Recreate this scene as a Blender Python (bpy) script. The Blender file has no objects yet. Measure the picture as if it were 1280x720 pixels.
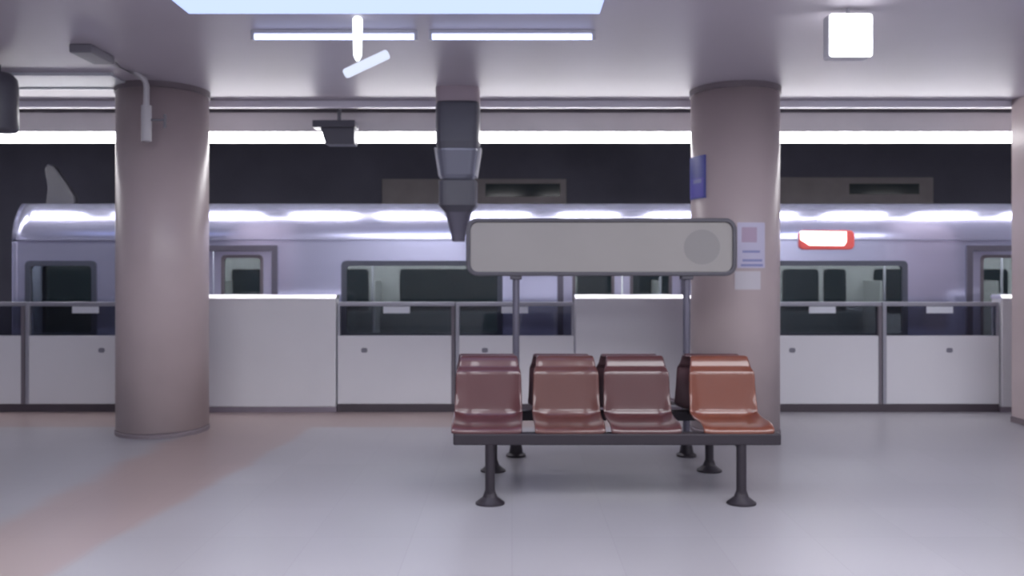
import bpy, bmesh, math, random
from mathutils import Vector, Matrix
random.seed(7)
S = bpy.context.scene
C = S.collection
PI = math.pi
EYE, HOR = 1.6, 338.0
def PX(px, Y): return (px - 640.0) / 1000.0 * Y          # world x of an image column at depth Y
def PZ(py, Y): return EYE + (HOR - py) / 1000.0 * Y      # world z of an image row at depth Y
CEIL = 3.40

# ------------------------------------------------------------------ materials
def lin(c):
    f = lambda v: v/12.92 if v <= .04045 else ((v+.055)/1.055)**2.4
    return tuple(f(x/255.0) for x in c) + (1,)
def mat(name, rgb, rough=.5, metal=0., noise=0., nscale=4., bump=0., coat=0., spec=.5, stretch=None):
    m = bpy.data.materials.new(name); m.use_nodes = True
    nt = m.node_tree; b = nt.nodes['Principled BSDF']
    b.inputs['Roughness'].default_value = rough
    b.inputs['Metallic'].default_value = metal
    b.inputs['Coat Weight'].default_value = coat
    b.inputs['Specular IOR Level'].default_value = spec
    col = lin(rgb)
    b.inputs['Base Color'].default_value = col
    if noise or bump:
        tc = nt.nodes.new('ShaderNodeTexCoord')
        src = tc.outputs['Object']
        if stretch:
            mp = nt.nodes.new('ShaderNodeMapping'); mp.inputs['Scale'].default_value = stretch
            nt.links.new(src, mp.inputs['Vector']); src = mp.outputs['Vector']
        n = nt.nodes.new('ShaderNodeTexNoise'); n.inputs['Scale'].default_value = nscale
        n.inputs['Detail'].default_value = 5
        nt.links.new(src, n.inputs['Vector'])
        if noise:
            r = nt.nodes.new('ShaderNodeMapRange')
            r.inputs['From Min'].default_value = .25; r.inputs['From Max'].default_value = .75
            r.inputs['To Min'].default_value = 1 - noise; r.inputs['To Max'].default_value = 1 + noise
            nt.links.new(n.outputs['Fac'], r.inputs['Value'])
            mx = nt.nodes.new('ShaderNodeVectorMath'); mx.operation = 'SCALE'
            mx.inputs[0].default_value = col[:3]
            nt.links.new(r.outputs['Result'], mx.inputs['Scale'])
            nt.links.new(mx.outputs['Vector'], b.inputs['Base Color'])
        if bump:
            bp = nt.nodes.new('ShaderNodeBump'); bp.inputs['Strength'].default_value = bump
            bp.inputs['Distance'].default_value = .01
            nt.links.new(n.outputs['Fac'], bp.inputs['Height']); nt.links.new(bp.outputs['Normal'], b.inputs['Normal'])
    return m
def emit(name, rgb, strength):
    m = bpy.data.materials.new(name); m.use_nodes = True
    nt = m.node_tree; nt.nodes.remove(nt.nodes['Principled BSDF'])
    e = nt.nodes.new('ShaderNodeEmission'); e.inputs['Color'].default_value = lin(rgb); e.inputs['Strength'].default_value = strength
    nt.links.new(e.outputs[0], nt.nodes['Material Output'].inputs['Surface'])
    return m
def pane_mat(name, rgb, ior=1.45):
    m = bpy.data.materials.new(name); m.use_nodes = True
    nt = m.node_tree; nt.nodes.remove(nt.nodes['Principled BSDF'])
    t = nt.nodes.new('ShaderNodeBsdfTransparent'); t.inputs['Color'].default_value = lin(rgb)
    g = nt.nodes.new('ShaderNodeBsdfGlossy'); g.inputs['Roughness'].default_value = .03
    f = nt.nodes.new('ShaderNodeFresnel'); f.inputs['IOR'].default_value = ior
    mx = nt.nodes.new('ShaderNodeMixShader')
    nt.links.new(f.outputs[0], mx.inputs[0]); nt.links.new(t.outputs[0], mx.inputs[1]); nt.links.new(g.outputs[0], mx.inputs[2])
    nt.links.new(mx.outputs[0], nt.nodes['Material Output'].inputs['Surface'])
    return m

def floor_mat():
    m = mat('floor_stone', (168,163,172), rough=.22, spec=.5)
    nt = m.node_tree; b = nt.nodes['Principled BSDF']; L = nt.links.new
    tc = nt.nodes.new('ShaderNodeTexCoord'); sx = nt.nodes.new('ShaderNodeSeparateXYZ'); L(tc.outputs['Object'], sx.inputs[0])
    def smooth(v, a, bb):
        r = nt.nodes.new('ShaderNodeMapRange'); r.interpolation_type = 'SMOOTHSTEP'
        r.inputs['From Min'].default_value = a; r.inputs['From Max'].default_value = bb
        L(v, r.inputs['Value']); return r.outputs['Result']
    def mth(op, a, bb):
        n = nt.nodes.new('ShaderNodeMath'); n.operation = op
        for i, v in enumerate((a, bb)):
            if isinstance(v, (int, float)): n.inputs[i].default_value = v
            else: L(v, n.inputs[i])
        return n.outputs[0]
    # pink paving strips: one running away from the camera past the pillar, one along the gates
    wob = nt.nodes.new('ShaderNodeTexNoise'); wob.inputs['Scale'].default_value = 2.2; wob.inputs['Detail'].default_value = 3
    L(tc.outputs['Object'], wob.inputs['Vector'])
    skew = mth('SUBTRACT', sx.outputs['X'], mth('MULTIPLY', sx.outputs['Y'], .10))
    skew = mth('ADD', skew, mth('MULTIPLY', mth('SUBTRACT', wob.outputs['Fac'], .5), .16))
    left = mth('ADD', sx.outputs['X'], mth('MULTIPLY', mth('SUBTRACT', wob.outputs['Fac'], .5), .3))
    s1 = mth('MULTIPLY', smooth(left, -3.35, -3.10), smooth(skew, -2.78, -2.90))
    s2 = mth('MULTIPLY', smooth(sx.outputs['Y'], 8.14, 8.20), smooth(sx.outputs['X'], 1.1, 1.0))
    strip = mth('MAXIMUM', s1, s2)
    br = nt.nodes.new('ShaderNodeTexBrick'); br.offset = 0
    br.inputs['Scale'].default_value = 1; br.inputs['Brick Width'].default_value = .6; br.inputs['Row Height'].default_value = .6
    br.inputs['Mortar Size'].default_value = .004; br.inputs['Mortar Smooth'].default_value = .4
    br.inputs['Color1'].default_value = (1,1,1,1); br.inputs['Color2'].default_value = (.95,.95,.95,1); br.inputs['Mortar'].default_value = (.9,.89,.9,1)
    L(tc.outputs['Object'], br.inputs['Vector'])
    n = nt.nodes.new('ShaderNodeTexNoise'); n.inputs['Scale'].default_value = .7; n.inputs['Detail'].default_value = 1.5
    L(tc.outputs['Object'], n.inputs['Vector'])
    mix = nt.nodes.new('ShaderNodeMix'); mix.data_type = 'RGBA'
    mix.inputs[6].default_value = lin((148,146,152)); mix.inputs[7].default_value = lin((147,132,131))
    L(strip, mix.inputs[0])
    m2 = nt.nodes.new('ShaderNodeMix'); m2.data_type = 'RGBA'; m2.blend_type = 'MULTIPLY'; m2.inputs[0].default_value = 1
    L(mix.outputs[2], m2.inputs[6]); L(br.outputs['Color'], m2.inputs[7])
    r = nt.nodes.new('ShaderNodeMapRange'); r.inputs['From Min'].default_value = .3; r.inputs['From Max'].default_value = .7
    r.inputs['To Min'].default_value = .93; r.inputs['To Max'].default_value = 1.05; L(n.outputs['Fac'], r.inputs['Value'])
    vm = nt.nodes.new('ShaderNodeVectorMath'); vm.operation = 'SCALE'
    L(m2.outputs[2], vm.inputs[0]); L(r.outputs['Result'], vm.inputs['Scale']); L(vm.outputs['Vector'], b.inputs['Base Color'])
    rr = nt.nodes.new('ShaderNodeMapRange'); rr.inputs['To Min'].default_value = .27; rr.inputs['To Max'].default_value = .36
    L(n.outputs['Fac'], rr.inputs['Value']); L(rr.outputs['Result'], b.inputs['Roughness'])
    return m

M = dict(
    floor=floor_mat(),
    ceiling=mat('ceiling_panel', (176,170,180), rough=.42, noise=.05, nscale=.8),
    trim=mat('pale_moulding', (232,230,240), rough=.35),
    fascia=mat('fascia_grey', (205,202,204), rough=.5, noise=.06, nscale=2),
    dark=mat('recess_dark', (150,146,154), rough=.8),
    tunnel=mat('tunnel_concrete', (92,92,106), rough=.9, noise=.25, nscale=.7, bump=.3),
    track=mat('track_ballast', (70,66,66), rough=.95, noise=.3, nscale=12, bump=.8),
    pillar=mat('pillar_stone', (176,162,163), rough=.38, noise=.07, nscale=1.5),
    pillar2=mat('pillar_joint', (112,102,108), rough=.6),
    gate=mat('gate_panel_white', (206,205,210), rough=.36, noise=.02, nscale=2),
    gatetop=mat('gate_cap_bright', (240,238,244), rough=.3, metal=.85),
    gatebase=mat('gate_kick_plate', (70,62,70), rough=.5, noise=.1),
    gatebase2=mat('gate_kick_plate_pale', (128,118,130), rough=.5, noise=.1),
    gateframe=mat('gate_frame_grey', (150,150,160), rough=.35, metal=.3),
    gateseal=mat('gate_seal', (104,98,106), rough=.6),
    sticker=mat('sticker_pale', (205,208,216), rough=.5),
    mark=mat('handle_mark', (118,116,128), rough=.5),
    gateglass=pane_mat('gate_glass', (196,198,206)),
    train=mat('train_aluminium', (210,213,242), rough=.21, metal=.8, noise=.03, nscale=3, stretch=(.3,1,3)),
    trainseam=mat('train_seam', (128,128,150), rough=.5, metal=.4),
    trainroof=mat('train_roof', (110,110,124), rough=.6),
    traindoor=mat('train_door_aluminium', (186,186,210), rough=.36, metal=.7),
    trainframe=mat('window_frame_dark', (74,78,92), rough=.45),
    trainglass=pane_mat('train_window_glass', (180,182,186)),
    inner=mat('train_lining', (182,185,184), rough=.5),
    innerdark=mat('train_far_glass', (42,52,57), rough=.12),
    innerseat=mat('train_moquette', (92,104,106), rough=.9, noise=.2, nscale=30),
    innerfloor=mat('train_floor', (90,92,92), rough=.6),
    seat=mat('seat_maroon_plastic', (80,46,49), rough=.3, noise=.05, nscale=3, coat=.6),
    seat2=mat('seat_brown_plastic', (86,51,47), rough=.3, noise=.05, nscale=3, coat=.6),
    seat3=mat('seat_dull_maroon_plastic', (76,44,45), rough=.3, noise=.05, nscale=3, coat=.6),
    seat4=mat('seat_orange_plastic', (106,58,44), rough=.3, noise=.05, nscale=3, coat=.6),
    seatrear=mat('seat_dark_plastic', (76,52,58), rough=.35, noise=.05, nscale=3),
    steel=mat('bench_dark_steel', (46,41,48), rough=.45, metal=.3),
    post=mat('sign_post_grey', (104,102,116), rough=.4, metal=.4),
    signframe=mat('sign_frame_dark', (78,76,84), rough=.4, metal=.3),
    signface=mat('sign_face_grey', (146,142,140), rough=.45, noise=.04, nscale=2),
    emblem=mat('sign_emblem_grey', (132,129,129), rough=.5),
    hang=mat('housing_dark_grey', (84,84,94), rough=.4, noise=.06),
    hanglight=mat('housing_mid_grey', (118,120,134), rough=.3, metal=.4),
    neck=mat('housing_neck', (170,156,163), rough=.5),
    blue=mat('sign_blue', (66,72,150), rough=.4),
    blue2=mat('sign_blue_violet', (84,78,172), rough=.4),
    paper=mat('poster_paper', (186,182,204), rough=.6),
    paper2=mat('poster_paper_pale', (190,186,194), rough=.6),
    ink=mat('poster_ink_blue', (134,136,180), rough=.6),
    inkp=mat('poster_ink_mauve', (168,148,170), rough=.6),
    pipe=mat('reflection_pale', (190,188,192), rough=.4),
    pipeg=mat('reflection_grey', (124,122,130), rough=.5),
    panelgrey=mat('tunnel_panel_grey', (142,136,140), rough=.7, noise=.1),
    red=mat('display_red_bezel', (226,92,88), rough=.4),
    lampbody=mat('lamp_housing', (200,200,206), rough=.5),
    tube=emit('edge_tube_light', (255,252,255), 10.0),
    batten=emit('batten_light', (196,208,255), 2.4),
    bluepanel=emit('blue_reflected_glow', (178,194,255), 1.15),
    fillpanel=emit('unseen_fill_light', (248,248,255), 5.6),
    square=emit('square_reflection_glow', (250,250,255), 3.0),
    stem=emit('upright_reflection_glow', (240,246,255), 1.6),
    tilt=emit('tilted_reflection_glow', (214,222,246), .9),
    palepanel=mat('pale_reflection_plate', (208,212,218), rough=.4),
    innerlamp=emit('carriage_light', (250,255,252), 24),
    led=emit('display_light', (255,246,236), 3.0),
)

# ------------------------------------------------------------------ mesh helpers
def obj(name, bm, m, parent=None, smooth=False, bevel=0.):
    me = bpy.data.meshes.new(name)
    bmesh.ops.recalc_face_normals(bm, faces=bm.faces[:])
    bm.to_mesh(me); bm.free()
    if smooth:
        me.shade_smooth()
    o = bpy.data.objects.new(name, me); C.objects.link(o)
    for x in (m if isinstance(m, (list, tuple)) else [m]): me.materials.append(x)
    if parent: o.parent = parent
    if bevel:
        b = o.modifiers.new('bevel', 'BEVEL'); b.width = bevel; b.segments = 3; b.limit_method = 'ANGLE'; b.harden_normals = False
    return o
def box(bm, x0, x1, y0, y1, z0, z1, mi=0):
    v = [bm.verts.new((x, y, z)) for x in (x0, x1) for y in (y0, y1) for z in (z0, z1)]
    for f in ((0,1,3,2), (4,6,7,5), (0,4,5,1), (2,3,7,6), (0,2,6,4), (1,5,7,3)):
        fc = bm.faces.new([v[i] for i in f]); fc.material_index = mi
def boxes(*bs):
    bm = bmesh.new()
    for b in bs: box(bm, *b)
    return bm
def tube(bm, p0, p1, r0, r1=None, seg=16, caps=True):
    r1 = r0 if r1 is None else r1
    p0, p1 = Vector(p0), Vector(p1); d = (p1 - p0).normalized()
    a = d.orthogonal().normalized(); b = d.cross(a)
    R = [[bm.verts.new(p + (a*math.cos(t) + b*math.sin(t))*r) for t in (2*PI*i/seg for i in range(seg))] for p, r in ((p0, r0), (p1, r1))]
    for i in range(seg):
        j = (i+1) % seg
        bm.faces.new((R[0][i], R[0][j], R[1][j], R[1][i]))
    if caps: bm.faces.new(R[0][::-1]); bm.faces.new(R[1])
def path_tube(bm, pts, r, seg=12):
    rings = []
    pts = [Vector(p) for p in pts]
    for i, p in enumerate(pts):
        d = (pts[min(i+1, len(pts)-1)] - pts[max(i-1, 0)]).normalized()
        a = d.cross(Vector((0,1,0)))
        if a.length < .1: a = d.cross(Vector((1,0,0)))
        a.normalize(); b = d.cross(a)
        rings.append([bm.verts.new(p + (a*math.cos(t)+b*math.sin(t))*r) for t in (2*PI*k/seg for k in range(seg))])
    for A, B in zip(rings, rings[1:]):
        for k in range(seg):
            bm.faces.new((A[k], A[(k+1) % seg], B[(k+1) % seg], B[k]))
    bm.faces.new(rings[0][::-1]); bm.faces.new(rings[-1])
def lathe(bm, prof, cx=0, cy=0, seg=64, sx=1., sy=1., power=2.):
    rings = []
    for r, z in prof:
        ring = []
        for i in range(seg):
            t = 2*PI*i/seg; c, s = math.cos(t), math.sin(t)
            k = (abs(c)**power + abs(s)**power) ** (-1/power)
            ring.append(bm.verts.new((cx + r*c*k*sx, cy + r*s*k*sy, z)))
        rings.append(ring)
    for A, B in zip(rings, rings[1:]):
        for i in range(seg):
            j = (i+1) % seg; bm.faces.new((A[i], A[j], B[j], B[i]))
    bm.faces.new(rings[0][::-1]); bm.faces.new(rings[-1])
def rounded_rect(x0, x1, z0, z1, r, n=8):
    P = []
    for cx, cz, a0 in ((x1-r, z1-r, 0), (x0+r, z1-r, PI/2), (x0+r, z0+r, PI), (x1-r, z0+r, 1.5*PI)):
        for i in range(n+1):
            a = a0 + PI/2*i/n; P.append((cx + r*math.cos(a), cz + r*math.sin(a)))
    return P
def slab(bm, P, y0, y1):
    A = [bm.verts.new((x, y0, z)) for x, z in P]; B = [bm.verts.new((x, y1, z)) for x, z in P]
    n = len(P)
    for i in range(n):
        j = (i+1) % n; bm.faces.new((A[i], A[j], B[j], B[i]))
    bm.faces.new(A); bm.faces.new(B[::-1])
def ring_frame(bm, P, Q, y0, y1):
    n = len(P)
    V = [[bm.verts.new((x, y, z)) for x, z in L] for L, y in ((P, y0), (Q, y0), (P, y1), (Q, y1))]
    for i in range(n):
        j = (i+1) % n
        bm.faces.new((V[0][i], V[0][j], V[1][j], V[1][i])); bm.faces.new((V[2][j], V[2][i], V[3][i], V[3][j]))
        bm.faces.new((V[0][j], V[0][i], V[2][i], V[2][j])); bm.faces.new((V[1][i], V[1][j], V[3][j], V[3][i]))
def arc_plate(bm, cx, cy, r, a0, a1, z0, z1, th=.006, n=14):
    V = []
    for i in range(n+1):
        a = a0 + (a1-a0)*i/n
        V.append([bm.verts.new((cx + q*math.cos(a), cy + q*math.sin(a), z)) for q, z in ((r, z0), (r, z1), (r+th, z1), (r+th, z0))])
    for A, B in zip(V, V[1:]):
        for k in range(4):
            bm.faces.new((A[k], A[(k+1) % 4], B[(k+1) % 4], B[k]))
    bm.faces.new(V[0]); bm.faces.new(V[-1][::-1])

def tag(o, label, cat, group=None):
    o['label'] = label; o['category'] = cat
    if group: o['group'] = group
    return o
def thing(name, label, cat, loc=(0,0,0), group=None):
    o = bpy.data.objects.new(name, None); C.objects.link(o); o.location = loc; o.empty_display_size = .1
    return tag(o, label, cat, group)
def struct(name, bm, m, **k):
    o = obj(name, bm, m, **k); o['kind'] = 'structure'; return o
def shift(bm, d):
    bmesh.ops.translate(bm, verts=bm.verts[:], vec=d); return bm
def dup(root, loc, label, group=None):
    r = root.copy(); C.objects.link(r); r.location = loc; r['label'] = label
    if group: r['group'] = group
    for ch in list(root.children):
        c = ch.copy(); C.objects.link(c); c.parent = r
        for g in ch.children:
            d = g.copy(); C.objects.link(d); d.parent = c
    return r

# ------------------------------------------------------------------ the setting
XW = 17
struct('floor', boxes((-XW, XW, -5, 9.32, -1.3, 0)), M['floor'])
bm = bmesh.new()                                            # ceiling with a slot above the gates
box(bm, -XW, XW, -5, 8.88, CEIL, CEIL+.25)
struct('ceiling', bm, M['ceiling'])
struct('trim_1', boxes((-XW, XW, 8.46, 8.54, CEIL-.075, CEIL)), M['trim'], bevel=.012)
struct('trim_2', boxes((-XW, XW, 9.0, 9.34, PZ(165,9.0), PZ(140.5,9.0))), M['fascia'], bevel=.008)
bm = boxes((-XW, XW, 8.88, 9.34, CEIL+.2, CEIL+.25), (-XW, XW, 9.2, 9.34, PZ(140.5,9.0), CEIL+.2))
struct('ceiling_slot', bm, M['dark'])
struct('wall_back', boxes((-XW, XW, -5.2, -5, 0, CEIL)), M['fascia'])
struct('wall_far', boxes((-XW, XW, 13.4, 13.7, -1.3, 4.0)), M['tunnel'])
struct('ceiling_tunnel', boxes((-XW, XW, 9.34, 13.4, 3.9, 4.1)), M['tunnel'])
struct('floor_track', boxes((-XW, XW, 9.32, 13.4, -1.35, -1.25)), M['track'])

# ------------------------------------------------------------------ pillars
PR = .43
def pillar(X, Y, label, wide):
    t = thing('pillar', label, 'pillar', (X, Y, 0), 'round platform pillars')
    bm = bmesh.new(); lathe(bm, [(PR, .05), (PR, CEIL-.055)], seg=96)
    obj('shaft', bm, M['pillar'], t, smooth=False)
    for p in t.children[0].data.polygons: p.use_smooth = abs(p.normal.z) < .5
    bm = bmesh.new(); lathe(bm, [(PR+.006, 0), (PR+.006, .035), (PR-.012, .05)], seg=96)
    obj('base_ring', bm, M['pillar2'], t)
    bm = bmesh.new(); lathe(bm, [(PR-.01, CEIL-.06), (PR+wide, CEIL-.055), (PR+wide, CEIL-.02), (PR+wide*1.3, CEIL)], seg=96)
    obj('collar', bm, M['pillar2'], t)
    return t
PLX, PRX, PY = PX(204, 8.0), PX(918.5, 8.0), 8.0
pillar(PLX, PY, 'round pinkish stone pillar standing alone left of the tall gate housing', .012)
pillar(PRX, PY, 'round pinkish stone pillar behind the orange seat, with papers and a blue plate on it', .012)
t = thing('square_pillar', 'flat pinkish clad pillar at the right edge of the view', 'pillar', (PX(1264, 8.45)+.35, 8.1, 0))
obj('shaft', boxes((-.35, .35, -.2, .35, .06, CEIL)), M['pillar'], t, bevel=.01)
obj('base_ring', boxes((-.356, .356, -.206, .356, 0, .06)), M['pillar2'], t, bevel=.004)

# notices on the right pillar
def ang(X, r=PR):                       # angle on the pillar front whose x offset is X
    return -math.acos(max(-1, min(1, X / r)))
def pillar_plate(name, x0, x1, y0, y1, m, label, cat, parent=None, r=PR, th=.006):
    Y = PY - PR
    a0, a1 = ang(PX(x0, Y)-PRX), ang(PX(x1, Y)-PRX)
    bm = bmesh.new(); arc_plate(bm, PRX, PY, r + .001, a0, a1, PZ(y1, Y), PZ(y0, Y), th)
    o = obj(name, bm, m, parent)
    if label: tag(o, label, cat)
    return o
p = pillar_plate('notice_poster', 922, 957, 278, 335, M['paper'], 'tall lavender notice paper with blue lines on the round pillar', 'poster')
for x0, x1, y0, y1, mm in ((927, 946, 284, 303, 'inkp'), (928, 950, 313, 316, 'ink'), (928, 953, 324, 327, 'ink'), (926, 954, 330, 333, 'ink')):
    pillar_plate('printed_block' if mm == 'inkp' else 'printed_line', x0, x1, y0, y1, M[mm], None, None, p, PR + .006, .0012)
pillar_plate('notice_paper', 919, 951, 339, 362, M['paper2'], 'small plain pale paper below the lavender notice on the pillar', 'poster')
Yb = 7.9
z0, z1 = PZ(249, Yb), PZ(196, Yb)
def blue_plate(name, m, za, zb, parent=None, r=PR+.002, th=.012, a0=-PI*1.02, a1=-PI*.80):
    bm = bmesh.new(); arc_plate(bm, PRX, PY, r, a0, a1, za, zb, th)
    return obj(name, bm, m, parent)
b = blue_plate('blue_plate_sign', M['blue'], z0, z1)
tag(b, 'narrow blue plate sign wrapped on the shoulder of the right round pillar', 'sign')
blue_plate('lower_field', M['blue2'], z0+.015, z0+.20, b, PR+.014, .002, -PI*1.0, -PI*.815)
blue_plate('pale_mark', M['ink'], z0+.15, z0+.185, b, PR+.0165, .0015, -PI*.93, -PI*.835)

# ------------------------------------------------------------------ platform screen gates
GY = 9.02                               # front face
def gx(px): return PX(px, GY)
def gz(py): return max(0., PZ(py, GY))
GB = .09                                # kick plate height
def gate_leaf(px0, px1, label, mark_px, seam_right):
    X0, X1 = gx(px0), gx(px1); w = X1 - X0
    t = thing('platform_gate_leaf', label, 'platform gate', (X0, GY, 0), 'sliding gate leaves along the platform edge')
    zt = gz(420); zr = gz(379)
    obj('lower_panel', boxes((.004, w-.004, .02, .10, GB, zt)), M['gate'], t, bevel=.008)
    obj('glass_pane', boxes((.03, w-.03, .052, .062, zt, zr-.02)), M['gateglass'], t)
    obj('top_rail', boxes((.004, w-.004, .03, .09, zr-.035, zr+.012)), M['gateframe'], t, bevel=.006)
    ss = (w-.045, w-.004) if seam_right else (.004, .045)
    obj('meeting_stile', boxes((ss[0], ss[1], .012, .1, GB, zr-.03)), M['gateseal' if seam_right else 'gateframe'], t, bevel=.004)
    if seam_right: obj('edge_stile', boxes((.004, .03, .03, .09, zt, zr-.03)), M['gateframe'], t)
    else: obj('edge_stile', boxes((w-.03, w-.004, .03, .09, zt, zr-.03)), M['gateframe'], t)
    c = w*.5
    obj('sticker', boxes((c-.15, c+.15, .046, .0515, zr-.115, zr-.04)), M['sticker'], t)
    mp = PX(mark_px, GY) - X0
    bm = bmesh.new(); slab(bm, rounded_rect(mp-.035, mp+.035, gz(441), gz(435), .02), .014, .021)
    obj('handle_plate', bm, M['mark'], t)
    obj('kick_plate', boxes((0, w, .03, .12, .0, GB)), M['gatebase'], t)
def gate_housing(px0, px1, label, base):
    X0, X1 = gx(px0), gx(px1); w = X1 - X0
    t = thing('gate_housing', label, 'gate housing', (X0, GY, 0), 'tall gate housings along the platform edge')
    zt = gz(370)
    obj('cabinet', boxes((.004, w-.004, 0, .2, .06, zt-.03)), M['gate'], t, bevel=.01)
    bm = bmesh.new(); Q = [(-.012, zt-.034), (-.012, zt-.026), (.026, zt+.012), (.18, zt+.012), (.21, zt-.01), (.21, zt-.034)]
    A = [bm.verts.new((0, y, z)) for y, z in Q]; B = [bm.verts.new((w, y, z)) for y, z in Q]
    for i in range(6): bm.faces.new((A[i], A[(i+1) % 6], B[(i+1) % 6], B[i]))
    bm.faces.new(A); bm.faces.new(B[::-1])
    obj('cap', bm, M['gatetop'], t, bevel=.003)
    obj('kick_plate', boxes((.0, w, .015, .2, 0, .06)), M[base], t)
gate_leaf(-118, 30, 'white gate leaf cut by the left edge, beside the train end', -60, True)
gate_leaf(30, 178, 'white gate leaf running behind the lone round pillar', 126, False)
gate_housing(179, 420, 'tall white gate housing just right of the lone round pillar', 'gatebase2')
gate_leaf(421, 569, 'white gate leaf between the lone tall housing and the bench', 455, True)
gate_leaf(569, 718, 'white gate leaf behind the first two maroon seats', 606, False)
gate_housing(719, 955, 'tall white gate housing behind the long sign posts and right round pillar', 'gatebase2')
gate_leaf(956, 1104, 'white gate leaf just right of the round pillar with notices', 991, True)
gate_leaf(1104, 1251, 'white gate leaf between thin grey upright and rightmost tall housing', 1188, False)
gate_housing(1252, 1480, 'tall white gate housing cut by the right edge behind the square pillar', 'gatebase2')

# ------------------------------------------------------------------ lamp row over the gates
LZ0, LZ1 = PZ(178, 9.0), PZ(165, 9.0)
def edge_lamp(px0, px1, label):
    X0, X1 = PX(px0, 9.0), PX(px1, 9.0)
    t = thing('ceiling_strip_lamp', label, 'lamp', ((X0+X1)/2, 9.08, LZ0), 'strip lamps above the platform gates')
    h = (X1-X0)/2; H = LZ1 - LZ0
    # wedge section: upright front, underside rising towards the track
    bm = bmesh.new(); P = [(-.075, .012), (-.063, 0), (-.05, 0), (.25, .075), (.25, H+.004), (-.075, H+.004)]
    A = [bm.verts.new((-h, y, z)) for y, z in P]; B = [bm.verts.new((h, y, z)) for y, z in P]
    for i in range(6): bm.faces.new((A[i], A[(i+1) % 6], B[(i+1) % 6], B[i]))
    bm.faces.new(A); bm.faces.new(B[::-1])
    obj('diffuser', bm, M['tube'], t)
    # added blockers behind the diffuser, cutting gaps into its reflection on the train
    k = math.ceil((X0 + 3.11) / 1.176)
    while -3.11 + 1.176*k < X1:
        x = -3.11 + 1.176*k - (X0+X1)/2
        bm = bmesh.new(); Q = [(-.03, -.002), (.256, .069), (.256, H), (.251, H), (.251, .074), (-.03, .004)]
        A = [bm.verts.new((x-.23, y, z)) for y, z in Q]; B = [bm.verts.new((x+.23, y, z)) for y, z in Q]
        for i in range(6): bm.faces.new((A[i], A[(i+1) % 6], B[(i+1) % 6], B[i]))
        bm.faces.new(A); bm.faces.new(B[::-1])
        obj('reflection_blocker', bm, M['gateseal'], t)
        k += 1
edge_lamp(-700, 153, 'bright white strip lamp running off the left edge above the gates')
edge_lamp(153.5, 405, 'bright white strip lamp between the lone pillar and the small ceiling box')
edge_lamp(446, 590, 'short bright white strip lamp left of the hanging dark monitor column')
edge_lamp(590.5, 866, 'bright white strip lamp above the long sign')
edge_lamp(866.5, 1268, 'bright white strip lamp right of the round pillar with notices')
edge_lamp(1268.5, 1900, 'strip lamp continuing behind the square pillar at the right edge')

# ------------------------------------------------------------------ ceiling fittings, with stand-ins for reflections and fill panels
def light_cluster(cx, labs, grp=True):
    Yp0, Yp1, hw = 4.45, 5.3, 1.36
    if labs[0]:  # panel added for the bluish glow reflected in the window glass
        t = thing('reflected_glow_panel', labs[0], 'lamp', (cx, (Yp0+Yp1)/2, CEIL), 'panels for the reflected bluish glow')
        d = (Yp1-Yp0)/2
        obj('diffuser', boxes((-hw, hw, -d, d, -.10, -.012)), M['bluepanel'], t)
        bm = bmesh.new(); box(bm, -hw-.02, hw+.02, -d-.02, d+.02, -.012, 0)
        obj('tray', bm, M['lampbody'], t)
    for s, lab in ((-1, labs[1]), (1, labs[2])):
        if not lab: continue
        t = thing('ceiling_batten_lamp', lab, 'lamp', (cx + s*.665 + .115, 6.0, CEIL), 'slim ceiling batten lamps')
        bm = bmesh.new(); tube(bm, (-.6, 0, -.05), (.6, 0, -.05), .02, seg=14); obj('tube', bm, M['batten'], t, smooth=False)
        obj('batten', boxes((-.61, .61, -.025, .025, -.028, 0)), M['lampbody'], t, bevel=.004)
        obj('end_cap', boxes((-.622, -.598, -.025, .025, -.075, -.005)), M['lampbody'], t, bevel=.003)
        obj('end_cap', boxes((.598, .622, -.025, .025, -.075, -.005)), M['lampbody'], t, bevel=.003)
light_cluster(-.78, ('wide bluish panel for the reflected glow at the top edge, above the two slim battens',
                     'slim glowing batten lamp beside the upright white reflection shape',
                     'slim glowing batten lamp above the long sign, right of its twin'))
light_cluster(4.83, ('bluish panel for the reflected glow in the top right corner', None, None))
light_cluster(-6.4, ('unseen bluish glow panel repeated beyond the left edge', None, None))
# unseen glowing panels added as fill light, over and behind the viewer
for j, yy in enumerate((2.6, -1.4)):
    for i, xx in enumerate((-1.9, 2.3, 6.4)):
        t = thing('unseen_fill_panel', 'unseen white fill panel added over the near side of the platform', 'lamp', (xx, yy, CEIL), 'unseen fill panels added over the near platform')
        obj('diffuser', boxes((-1.5, 1.5, -1.2, 1.2, -.05, -.02)), M['fillpanel'], t)
        obj('tray', boxes((-1.53, 1.53, -1.23, 1.23, -.02, 0)), M['lampbody'], t)

Yq = 5.5  # glowing box added for a square reflection in the window glass
t = thing('square_reflection_box', 'small square glowing white box standing in for a window-glass reflection', 'sign', (PX(1060, Yq), Yq, CEIL))
zc0, zc1 = PZ(73, Yq)-CEIL, PZ(20, Yq)-CEIL; hw = .146
bm = bmesh.new(); slab(bm, rounded_rect(-hw, hw, zc0, zc1, .02), -.05, .05); obj('lit_face', bm, M['square'], t)
bm = bmesh.new(); ring_frame(bm, rounded_rect(-hw-.006, hw+.006, zc0-.006, zc1+.006, .025), rounded_rect(-hw+.001, hw-.001, zc0+.001, zc1-.001, .02), -.045, .045); obj('rim', bm, M['lampbody'], t)
bm = bmesh.new(); tube(bm, (0,0,zc1), (0,0,0), .012); obj('hanger', bm, M['lampbody'], t)

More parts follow.
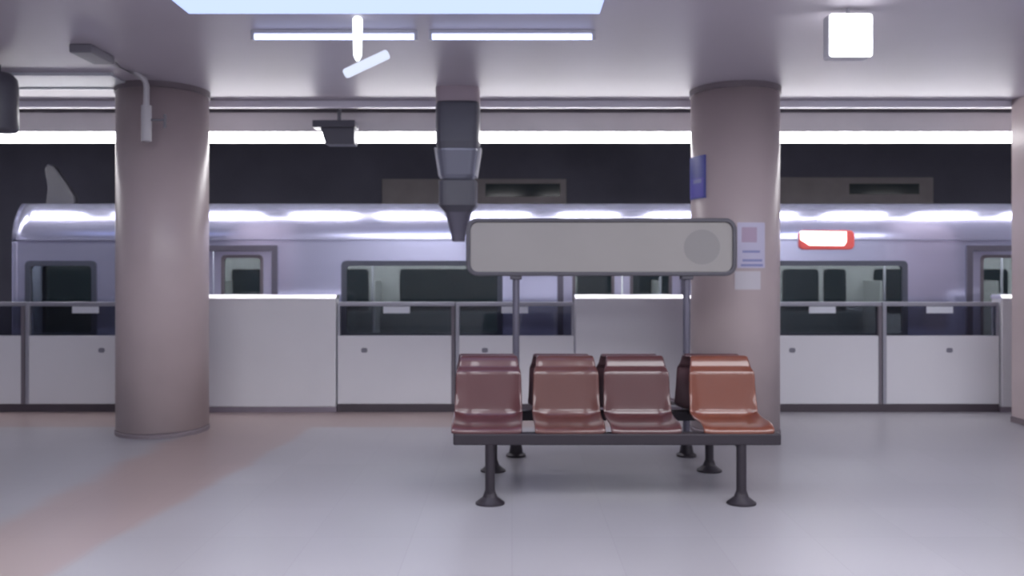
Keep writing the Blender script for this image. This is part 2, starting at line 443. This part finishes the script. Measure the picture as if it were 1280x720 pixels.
Yq = 5.68  # glowing shapes added for bright streaks reflected in the window glass
t = thing('hanging_reflection_glow', 'white upright and tilted bar shapes standing in for window-glass reflections', 'lamp', (PX(447, Yq), Yq, CEIL))
bm = bmesh.new(); zb = PZ(70, Yq)-CEIL; lathe(bm, [(.012, zb-.035), (.03, zb), (.036, -.06), (.036, -.015), (.022, 0)], seg=24); obj('upright_tube', bm, M['stem'], t, smooth=True)
bm = bmesh.new(); box(bm, -.175, .175, -.03, .03, -.033, .033); o = obj('tilted_bar', bm, M['tilt'], t, bevel=.02)
o.location = (PX(458, Yq)-PX(447, Yq), 0, PZ(80, Yq)-CEIL); o.rotation_euler = (0, -math.radians(25), 0)

# pale plate standing in for a reflected band at the left
t = thing('pale_reflection_plate', 'long pale flat plate for a reflected band left of the lone round pillar', 'reflection stand-in', (PX(60, 7.4)-.9, 7.45, CEIL))
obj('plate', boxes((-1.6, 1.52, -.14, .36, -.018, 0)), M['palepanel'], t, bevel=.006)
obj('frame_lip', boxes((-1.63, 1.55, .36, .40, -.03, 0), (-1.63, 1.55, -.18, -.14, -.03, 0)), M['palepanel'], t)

# small boxed speaker hanging in front of the lamp row
Yq = 8.7
t = thing('ceiling_speaker', 'small dark grey box hung in the gap of the lamp row', 'speaker', (PX(424, Yq), Yq, CEIL))
obj('top_plate', boxes((PX(393,Yq)-PX(424,Yq), PX(446,Yq)-PX(424,Yq), -.1, .1, PZ(161,Yq)-CEIL, PZ(152,Yq)-CEIL)), M['hang'], t, bevel=.008)
bm = bmesh.new(); xa, xb, zz0, zz1 = PX(407,Yq)-PX(424,Yq), PX(445,Yq)-PX(424,Yq), PZ(182,Yq)-CEIL, PZ(161,Yq)-CEIL
slab(bm, [(xa+.02, zz0), (xb, zz0), (xb, zz1), (xa-.04, zz1)], -.09, .09); obj('case', bm, M['hang'], t, bevel=.01)
bm = bmesh.new(); tube(bm, (0,0,PZ(152,Yq)-CEIL), (0,0,0), .02); obj('hanger', bm, M['hang'], t)

# hanging monitor column
Yq = 8.0
cx = PX(573, Yq); q = lambda py: PZ(py, Yq) - CEIL
t = thing('hanging_monitor_column', 'dark grey tapering equipment column hanging from the ceiling left of the long sign', 'ceiling equipment', (cx, Yq, CEIL))
bm = bmesh.new(); lathe(bm, [(.215, q(131)), (.215, 0)], seg=48, power=6); obj('neck', bm, M['neck'], t)
bm = bmesh.new(); lathe(bm, [(.20, q(190)), (.215, q(180)), (.215, q(134)), (.20, q(130))], seg=48, power=6); obj('case', bm, M['hang'], t)
bm = bmesh.new(); lathe(bm, [(.15, q(226)), (.17, q(220)), (.205, q(191)), (.205, q(189))], seg=48, power=6); obj('tapered_skirt', bm, M['hanglight'], t)
for s in (-1, 1):
    bm = bmesh.new(); slab(bm, [(s*.155, q(222)), (s*.19, q(222)), (s*.235, q(186)), (s*.205, q(186))], -.1, .1); obj('side_fin', bm, M['lampbody'], t, bevel=.008)
bm = bmesh.new(); lathe(bm, [(.13, q(266)), (.185, q(258)), (.19, q(228)), (.15, q(225))], seg=48, power=6); obj('lower_case', bm, M['hang'], t)
bm = bmesh.new(); lathe(bm, [(.06, q(302)), (.075, q(292)), (.125, q(268)), (.13, q(266))], seg=32, power=4); obj('tip', bm, M['post'], t)

# hanging drum at the far left and pipe-shaped stand-in for glass reflections
Yq = 7.0
t = thing('pendant_speaker', 'dark grey drum hanging from the ceiling at the left edge', 'speaker', (PX(-2, Yq), Yq, CEIL))
bm = bmesh.new(); lathe(bm, [(.03, -.06), (.10, -.075), (.145, -.12), (.155, -.2), (.155, -.56), (.14, -.585), (.05, -.59)][::-1], seg=40); obj('drum', bm, M['hang'], t, smooth=True)
bm = bmesh.new(); tube(bm, (0,0,-.07), (0,0,0), .02); obj('hanger', bm, M['hang'], t)
Yq = 7.35
t = thing('glass_reflection_pipe', 'pale pipe shape standing in for window-glass reflections before the lone round pillar', 'pipe', (PX(183, Yq), Yq, CEIL))
z = lambda py: PZ(py, Yq) - CEIL
bm = bmesh.new(); path_tube(bm, [(0,0,z(176)), (0,0,z(130)), (0,0,z(106)), (-.01,-.02,-.05), (-.04,-.1,-.03), (-.06,-.5,-.03), (-.06,-.8,-.03)], .026); obj('pipe', bm, M['pipe'], t, smooth=True)
bm = bmesh.new(); lathe(bm, [(.045, z(176)-.005), (.045, z(132))], seg=20); obj('sleeve', bm, M['pipe'], t)
bm = bmesh.new(); tube(bm, (.17,0,z(160)), (.17,0,z(143)), .013); tube(bm, (.0,0,z(150)), (.17,0,z(150)), .01); obj('side_spur', bm, M['pipeg'], t)
bm = bmesh.new(); box(bm, -.16, .02, -1.0, -.62, -.07, 0); obj('stand_in_box', bm, M['pipeg'], t, bevel=.012)

# ------------------------------------------------------------------ tunnel wall fittings
Yw = 13.4
def tunnel_panel(x0, x1, y0, y1, inset, label):
    X0, X1, Z0, Z1 = PX(x0,Yw), PX(x1,Yw), PZ(y1,Yw), PZ(y0,Yw)
    t = thing('tunnel_wall_board', label, 'board', ((X0+X1)/2, Yw, Z0), 'boards on the tunnel wall')
    h = (X1-X0)/2; H = Z1-Z0
    obj('board', boxes((-h, h, -.05, 0, 0, H)), M['panelgrey'], t, bevel=.01)
    a0, a1, b0, b1 = PX(inset[0],Yw)-(X0+X1)/2, PX(inset[1],Yw)-(X0+X1)/2, PZ(inset[3],Yw)-Z0, PZ(inset[2],Yw)-Z0
    obj('dark_field', boxes((a0, a1, -.056, -.049, b0, b1)), M['innerdark'], t)
tunnel_panel(478, 708, 224, 290, (607, 700, 230, 246), 'dull grey board with dark field on tunnel wall, beside the hanging column')
tunnel_panel(950, 1165, 222, 290, (1060, 1147, 230, 243), 'dull grey board with narrow dark field on tunnel wall, right of round pillar')

# ------------------------------------------------------------------ train
TY = 9.6
def tx(px): return PX(px, TY)
def tz(py): return PZ(py, TY)
train = thing('subway_train', 'silver lavender subway train standing behind the platform gates', 'train', (0, TY, -1.2))
TZ = 1.2                                # local z of the platform level
T0, T1 = tx(15), tx(1289) + 5.2
DC = [tx(266), tx(778), tx(1289), tx(1289)+4.91]
DW = .73
holes = []
for c in DC: holes.append((c-DW, c+DW, .02, tz(312), 'door'))
WIN = [(tx(35), tx(118)), (tx(430), tx(625)), (tx(936), tx(1131)), (tx(1131)+2.97, tx(1131)+4.84)]
for a, b in WIN: holes.append((a, b, .82, tz(329), 'win'))
xs = sorted(set([T0, T1] + [h[0] for h in holes] + [h[1] for h in holes]))
R, R2, AB = .62, .10, math.radians(42)
ZS = 1.972
prof = [(0, -.95), (0, .02), (0, .82), (0, tz(329)), (0, tz(312)), (0, ZS-.04), (0, ZS)]
for i in range(1, 17):
    a = AB*i/16; prof.append((R*(1-math.cos(a)), ZS + R*math.sin(a)))
for i in range(1, 9):
    a = AB + (PI/2-AB)*i/8; prof.append((prof[22][0] + R2*(math.cos(AB)-math.cos(a)), prof[22][1] + R2*(math.sin(a)-math.sin(AB))))
narc = len(prof)
ZT = prof[-1][1]
prof += [(.8, ZT+.02), (1.4, ZT+.025), (2.0, ZT+.02), (2.6, ZT-.02), (2.8, ZT-.25), (2.8, -.95)]
def end_in(x, y, z):                    # soft rounding of the car end
    return x
bm = bmesh.new(); G = {}
xs2 = sorted(set(xs))
for i, x in enumerate(xs2):
    for j, (y, z) in enumerate(prof[:narc]): G[i, j] = bm.verts.new((x, y, z + TZ))
for i in range(len(xs2)-1):
    for j in range(narc-1):
        cxm, czm = (xs2[i]+xs2[i+1])/2, (prof[j][1]+prof[j+1][1])/2
        if prof[j][0] == 0 and prof[j+1][0] == 0 and any(h[0] < cxm < h[1] and h[2] < czm < h[3] for h in holes): continue
        f = bm.faces.new((G[i,j], G[i+1,j], G[i+1,j+1], G[i,j+1])); f.smooth = j >= 6
side = obj('side_shell', bm, M['train'], train)
for p in side.data.polygons: p.use_smooth = p.center.z > ZS + TZ + .001
so = side.modifiers.new('thick', 'SOLIDIFY'); so.thickness = .05; so.offset = -1
# which way the shell thickens: inwards (+y)
if sum(p.normal.y for p in side.data.polygons) > 0:
    side.data.flip_normals()
bm = bmesh.new()
rp = prof[narc-1:]
A = [bm.verts.new((T0+.01, y, z+TZ)) for y, z in rp]; B = [bm.verts.new((T1, y, z+TZ)) for y, z in rp]
for i in range(len(rp)-1): bm.faces.new((A[i], A[i+1], B[i+1], B[i]))
obj('roof', bm, M['trainroof'], train)
bm = bmesh.new()                         # closing end wall of the car
pp = prof + []
slabP = [bm.verts.new((T0, y, z+TZ)) for y, z in pp]; slabQ = [bm.verts.new((T0+.05, y, z+TZ)) for y, z in pp]
n = len(pp)
for i in range(n): bm.faces.new((slabP[i], slabP[(i+1) % n], slabQ[(i+1) % n], slabQ[i]))
bm.faces.new(slabP); bm.faces.new(slabQ[::-1])
obj('end_wall', bm, M['train'], train)
obj('corner_post', boxes((T0-.002, T0+.07, -.012, .06, -.9+TZ, ZS+TZ-.02)), M['train'], train, bevel=.02)
# drip rail and panel seams
obj('drip_rail', boxes((T0+.05, T1, -.014, .01, ZS+TZ-.012, ZS+TZ-.002)), M['trainseam'], train, bevel=.004)
# windows
for a, b in WIN:
    P = rounded_rect(a-.03, b+.03, .79+TZ, tz(329)+.03+TZ, .06); Q = rounded_rect(a+.03, b-.03, .85+TZ, tz(329)-.03+TZ, .05)
    bm = bmesh.new(); ring_frame(bm, P, Q, -.014, .04); fr = obj('window_frame', bm, M['trainframe'], train)
    bm = bmesh.new(); slab(bm, rounded_rect(a+.02, b-.02, .84+TZ, tz(329)-.02+TZ, .05), .016, .022); obj('window_pane', bm, M['trainglass'], fr)
# doors: two leaves each, with a framed window
for c in DC:
    h = tz(312)
    P = [(c-DW-.05, TZ), (c+DW+.05, TZ), (c+DW+.05, h+.05+TZ), (c-DW-.05, h+.05+TZ)]; Q = [(c-DW+.02, TZ+.02), (c+DW-.02, TZ+.02), (c+DW-.02, h-.02+TZ), (c-DW+.02, h-.02+TZ)]
    bm = bmesh.new(); ring_frame(bm, P, Q, -.02, .06); obj('door_frame', bm, M['post'], train)
    for s in (-1, 1):
        x0, x1 = (c-DW+.02, c-.006) if s < 0 else (c+.006, c+DW-.02)
        m0, m1 = (x0+x1)/2-.235, (x0+x1)/2+.235
        if s > 0: m0, m1 = x0+.10, x0+.58
        else: m0, m1 = x1-.58, x1-.10
        P = [(x0, TZ+.02), (x1, TZ+.02), (x1, h-.02+TZ), (x0, h-.02+TZ)]
        zt, zb2 = tz(320)+TZ, .55+TZ
        bm = bmesh.new()
        for bx_ in ((x0, m0, TZ+.02, h-.02+TZ), (m1, x1, TZ+.02, h-.02+TZ), (m0, m1, TZ+.02, zb2), (m0, m1, zt, h-.02+TZ)):
            box(bm, bx_[0], bx_[1], .02, .05, bx_[2], bx_[3])
        lf = obj('door_leaf', bm, M['traindoor'], train)
        bm = bmesh.new(); ring_frame(bm, rounded_rect(m0-.012, m1+.012, zb2-.012, zt+.012, .05), rounded_rect(m0+.022, m1-.022, zb2+.022, zt-.022, .04), .012, .056)
        obj('door_window_frame', bm, M['gateseal'], lf)
        bm = bmesh.new(); slab(bm, rounded_rect(m0+.015, m1-.015, zb2+.015, zt-.015, .045), .033, .038); obj('door_window', bm, M['trainglass'], lf)
# lit display
x0, x1, z0, z1 = tx(998), tx(1067), tz(312)+TZ, tz(288)+TZ
bm = bmesh.new(); slab(bm, rounded_rect(x0, x1, z0, z1, .06), -.03, .01); dp = obj('route_display', bm, M['red'], train, bevel=.01); dp['label'] = 'small glowing white display with red rim above the train window'
bm = bmesh.new(); slab(bm, [(x0+.012, z0+.12), (x0+.12, z0+.05), (x1-.13, z0+.045), (x1-.10, z0+.09), (x1-.10, z1-.018), (x0+.012, z1-.012)], -.036, -.029); obj('lit_screen', bm, M['led'], dp)
# inside of the car
obj('inner_floor', boxes((T0+.06, T1-.01, .06, 2.72, -.02+TZ, .01+TZ)), M['innerfloor'], train)
obj('inner_ceiling', boxes((T0+.06, T1-.01, .30, 2.6, 2.08+TZ, 2.12+TZ)), M['inner'], train)
bm = bmesh.new(); far = []
fx = T0 + .06
obj('inner_far_wall', boxes((T0+.06, T1-.01, 2.68, 2.74, .01+TZ, 2.1+TZ)), M['inner'], train)
for c0, c1 in ((-5.6, -4.6), (-4.3, -3.8), (-3.3, -2.72), (-2.55, -2.2), (-1.72, -.2), (1.0, 1.55), (1.8, 2.4), (2.75, 3.8), (4.15, 4.7), (4.78, 5.12), (5.55, 6.3), (7.0, 7.6), (8.3, 10.0)):
    bm = bmesh.new(); slab(bm, rounded_rect(c0, c1, .95+TZ, 1.62+TZ, .06), 2.66, 2.70); obj('far_window', bm, M['innerdark'], train)
obj('gangway_door', boxes((T0+.055, T0+.09, .55, 2.0, .03+TZ, 1.72+TZ)), M['innerdark'], train, bevel=.01)
for c0, c1 in ((-5.8, -4.4), (-2.65, .75), (2.25, 5.3), (7.2, 10.2)):
    obj('bench_seat', boxes((c0, c1, 2.2, 2.66, .36+TZ, .5+TZ), (c0, c1, 2.52, 2.66, .5+TZ, .98+TZ)), M['innerseat'], train, bevel=.04)
    obj('bench_seat', boxes((c0, c1, .1, .55, .36+TZ, .5+TZ)), M['innerseat'], train, bevel=.04)
for x in (-4.3, -2.02, .85, 2.15, 5.4, 7.1):
    bm = bmesh.new(); tube(bm, (x, 2.0, .01+TZ), (x, 2.0, 2.08+TZ), .018); obj('grab_pole', bm, M['gateframe'], train, smooth=True)
    obj('draught_screen', boxes((x-.02, x+.02, 2.1, 2.66, .4+TZ, 1.45+TZ)), M['inner'], train, bevel=.01)
for y in (.95, 1.85):
    obj('inner_lamp', boxes((T0+.5, T1-.4, y-.06, y+.06, 2.05+TZ, 2.079+TZ)), M['innerlamp'], train)
# pointed fitting on the roof end
Yr = 10.6
X = lambda px: PX(px, Yr); Z = lambda py: PZ(py, Yr) + TZ
bm = bmesh.new()
slab(bm, [(X(58), Z(262)), (X(96), Z(262)), (X(95), Z(246)), (X(84), Z(228)), (X(70), Z(208)), (X(62), Z(205)), (X(57), Z(212)), (X(62), Z(235))], Yr-TY-.05, Yr-TY+.05)
o = obj('roof_horn', bm, M['hang'], train, bevel=.02); o['label'] = 'grey pointed fitting rising from the roof end'
# wheels and underframe
for x in (-4.4, -2.2, 7.6, 9.8):
    bm = bmesh.new(); tube(bm, (x, .6, .32), (x, .72, .32), .31, seg=32); tube(bm, (x, 2.08, .32), (x, 2.2, .32), .31, seg=32); tube(bm, (x, .6, .32), (x, 2.2, .32), .06)
    obj('wheel_set', bm, M['steel'], train)

# ------------------------------------------------------------------ bench, two rows back to back
BX0, BX1 = PX(567, 5.48), PX(975, 5.48)
bcx = (BX0+BX1)/2
bench = thing('platform_bench', 'back to back platform bench of moulded maroon and orange seats on dark legs', 'bench', (bcx, 5.93, 0))
def seat_bm(width=.5):
    # profile of the moulded shell: (depth from front, height), front lip to rolled top
    pr = [(.03, .475), (.0, .49), (.005, .508), (.05, .522), (.14, .520), (.26, .512), (.36, .510), (.415, .520), (.44, .55), (.452, .61), (.461, .70), (.468, .79), (.472, .838), (.480, .852), (.505, .872), (.513, .886), (.533, .932), (.553, .951), (.58, .952), (.60, .938)]
    nu = 17; bm = bmesh.new(); g = []
    for k, (d, z) in enumerate(pr):
        row = []
        if k >= 8:                                   # the back narrows, more quickly above the bend
            f = (z-.55)/.40; w = width*(1 - .04*f - (.085 if k >= 16 else .065 if k == 15 else .02*max(0, k-12)))
        else: w = width*(.97 + .03*min(1, d/.2))
        if k == 17: w *= .985
        if k >= 18: w *= .96
        for i in range(nu):
            u = -1 + 2*i/(nu-1)
            e = max(0, abs(u) - .55)/.45
            s = e*e
            if k < 8: dz, dd = .028*s*min(1, d/.1 + .2), 0
            else: dz, dd = 0, -.018*s*(1 if k < 14 else .4)
            if 6 <= k <= 9: dd -= .02*s; dz += .014*s
            row.append(bm.verts.new((u*w/2, d + dd, z + dz)))
        g.append(row)
    for A, B in zip(g, g[1:]):
        for i in range(nu-1): bm.faces.new((A[i], A[i+1], B[i+1], B[i]))
    return bm
sx_list = [PX(609, 5.6), PX(711, 5.6), PX(804, 5.6), PX(917, 5.6)]
names = [('seat', 'dull maroon moulded seat at the left end of the row'), ('seat2', 'brownish maroon moulded seat, second from the left end'),
         ('seat3', 'maroon moulded seat beside the orange one'), ('seat4', 'bright orange brown moulded seat at the right end')]
def seat_obj(m, x, y, rz, lab):
    o = obj('seat', seat_bm(), M[m], bench, smooth=True)
    o.location = (x - bcx, y - 5.93, 0); o.rotation_euler = (0, 0, rz)
    sm = o.modifiers.new('thick', 'SOLIDIFY'); sm.thickness = .022; sm.offset = 0
    sb = o.modifiers.new('sub', 'SUBSURF'); sb.levels = 1; sb.render_levels = 2
    if lab: o['label'] = lab
    return o
for x, (m, lab) in zip(sx_list, names):
    o = seat_obj(m, x, 5.455, 0, lab)
    for sx in (-.11, .11): obj('seat_bracket', boxes((sx-.02, sx+.02, .03, .47, .462, .494), (sx-.02, sx+.02, .44, .47, .39, .47)), M['steel'], o)
for x in sx_list:
    o = seat_obj('seatrear', x-.02, 6.72, PI, 'dark seat of the row facing the train')
    for sx in (-.11, .11): obj('seat_bracket', boxes((sx-.02, sx+.02, .1, .42, .462, .494)), M['steel'], o)
W = (BX1-BX0)/2
z0, z1 = PZ(556.5, 5.46), PZ(542, 5.46)
obj('front_beam', boxes((-W, W, 5.45-5.93, 5.52-5.93, z0, z1)), M['steel'], bench, bevel=.01)
obj('rear_beam', boxes((-W, W, 6.34-5.93, 6.41-5.93, z0, z1)), M['steel'], bench, bevel=.01)
obj('middle_beam', boxes((-W+.1, W-.1, -.03, .03, .34, .40)), M['steel'], bench, bevel=.008)
for lx in (PX(612.5, 5.48), PX(927, 5.48)):
    x = lx - bcx
    obj('cross_member', boxes((x-.035, x+.035, 5.5-5.93, 6.36-5.93, z0-.02, z0+.04)), M['steel'], bench, bevel=.006)
    for y in (5.485, 6.375):
        bm = bmesh.new(); tube(bm, (x, y-5.93, .04), (x, y-5.93, z0+.02), .034, .034, seg=20)
        lg = obj('leg', bm, M['steel'], bench, smooth=False)
        bm = bmesh.new(); lathe(bm, [(.10, 0), (.10, .012), (.085, .022), (.05, .05), (.036, .09)], x, y-5.93, seg=32, sy=.8)
        obj('foot', bm, M['steel'], lg)

# ------------------------------------------------------------------ long sign on two posts
SY = 6.9
sc0, sc1 = PX(583, SY), PX(919, SY); zt, zb = PZ(273, SY), PZ(345, SY)
scx = (sc0+sc1)/2
t = thing('station_name_sign', 'long blank grey sign board with rounded dark frame on two posts behind the bench', 'sign', (scx, SY, 0))
h = (sc1-sc0)/2; fw = .036
bm = bmesh.new(); ring_frame(bm, rounded_rect(-h, h, zb, zt, .10), rounded_rect(-h+fw, h-fw, zb+fw, zt-fw, .07), -.06, .06); obj('frame', bm, M['signframe'], t, bevel=.008)
bm = bmesh.new(); slab(bm, rounded_rect(-h+fw-.004, h-fw+.004, zb+fw-.004, zt-fw+.004, .07), -.042, .042); fc = obj('face', bm, M['signface'], t)
bm = bmesh.new()
ex, ez = PX(876, SY)-scx, PZ(309, SY)
N = 40; slab(bm, [(ex + .155*math.cos(2*PI*i/N), ez + .15*math.sin(2*PI*i/N)) for i in range(N)], -.0445, -.0415); obj('round_emblem', bm, M['emblem'], fc)
for px in (645, 858):
    x = PX(px, SY) - scx
    bm = bmesh.new(); tube(bm, (x, 0, .03), (x, 0, zb+.01), .030, seg=20); po = obj('post', bm, M['post'], t, smooth=False)
    bm = bmesh.new(); lathe(bm, [(.085, 0), (.085, .015), (.06, .03), (.045, .12), (.032, .14)], x, 0, seg=28); obj('post_foot', bm, M['steel'], po)
    obj('clamp', boxes((x-.05, x+.05, -.05, .05, zb-.03, zb+.005)), M['signframe'], t, bevel=.006)

# ------------------------------------------------------------------ world, camera, colour
w = bpy.data.worlds.new('World'); S.world = w; w.use_nodes = True
bg = w.node_tree.nodes['Background']; bg.inputs['Color'].default_value = lin((188,184,204)); bg.inputs['Strength'].default_value = .5
cam = bpy.data.cameras.new('Camera'); co = bpy.data.objects.new('Camera', cam); C.objects.link(co)
co.location = (0, 0, EYE); co.rotation_euler = (PI/2, 0, 0)
cam.sensor_width = 36; cam.lens = 1000/1280*36
cam.shift_y = (360-HOR)/1280*-1
cam.clip_start = .05
cam.dof.use_dof = True; cam.dof.focus_distance = 2.6; cam.dof.aperture_fstop = 28.1/1000/.0095*1.0
S.camera = co
vs = S.view_settings
S.display_settings.display_device = 'sRGB'
vs.view_transform = 'Standard'; vs.look = 'None'; vs.gamma = 1; vs.use_curve_mapping = False
vs.exposure = 0.42
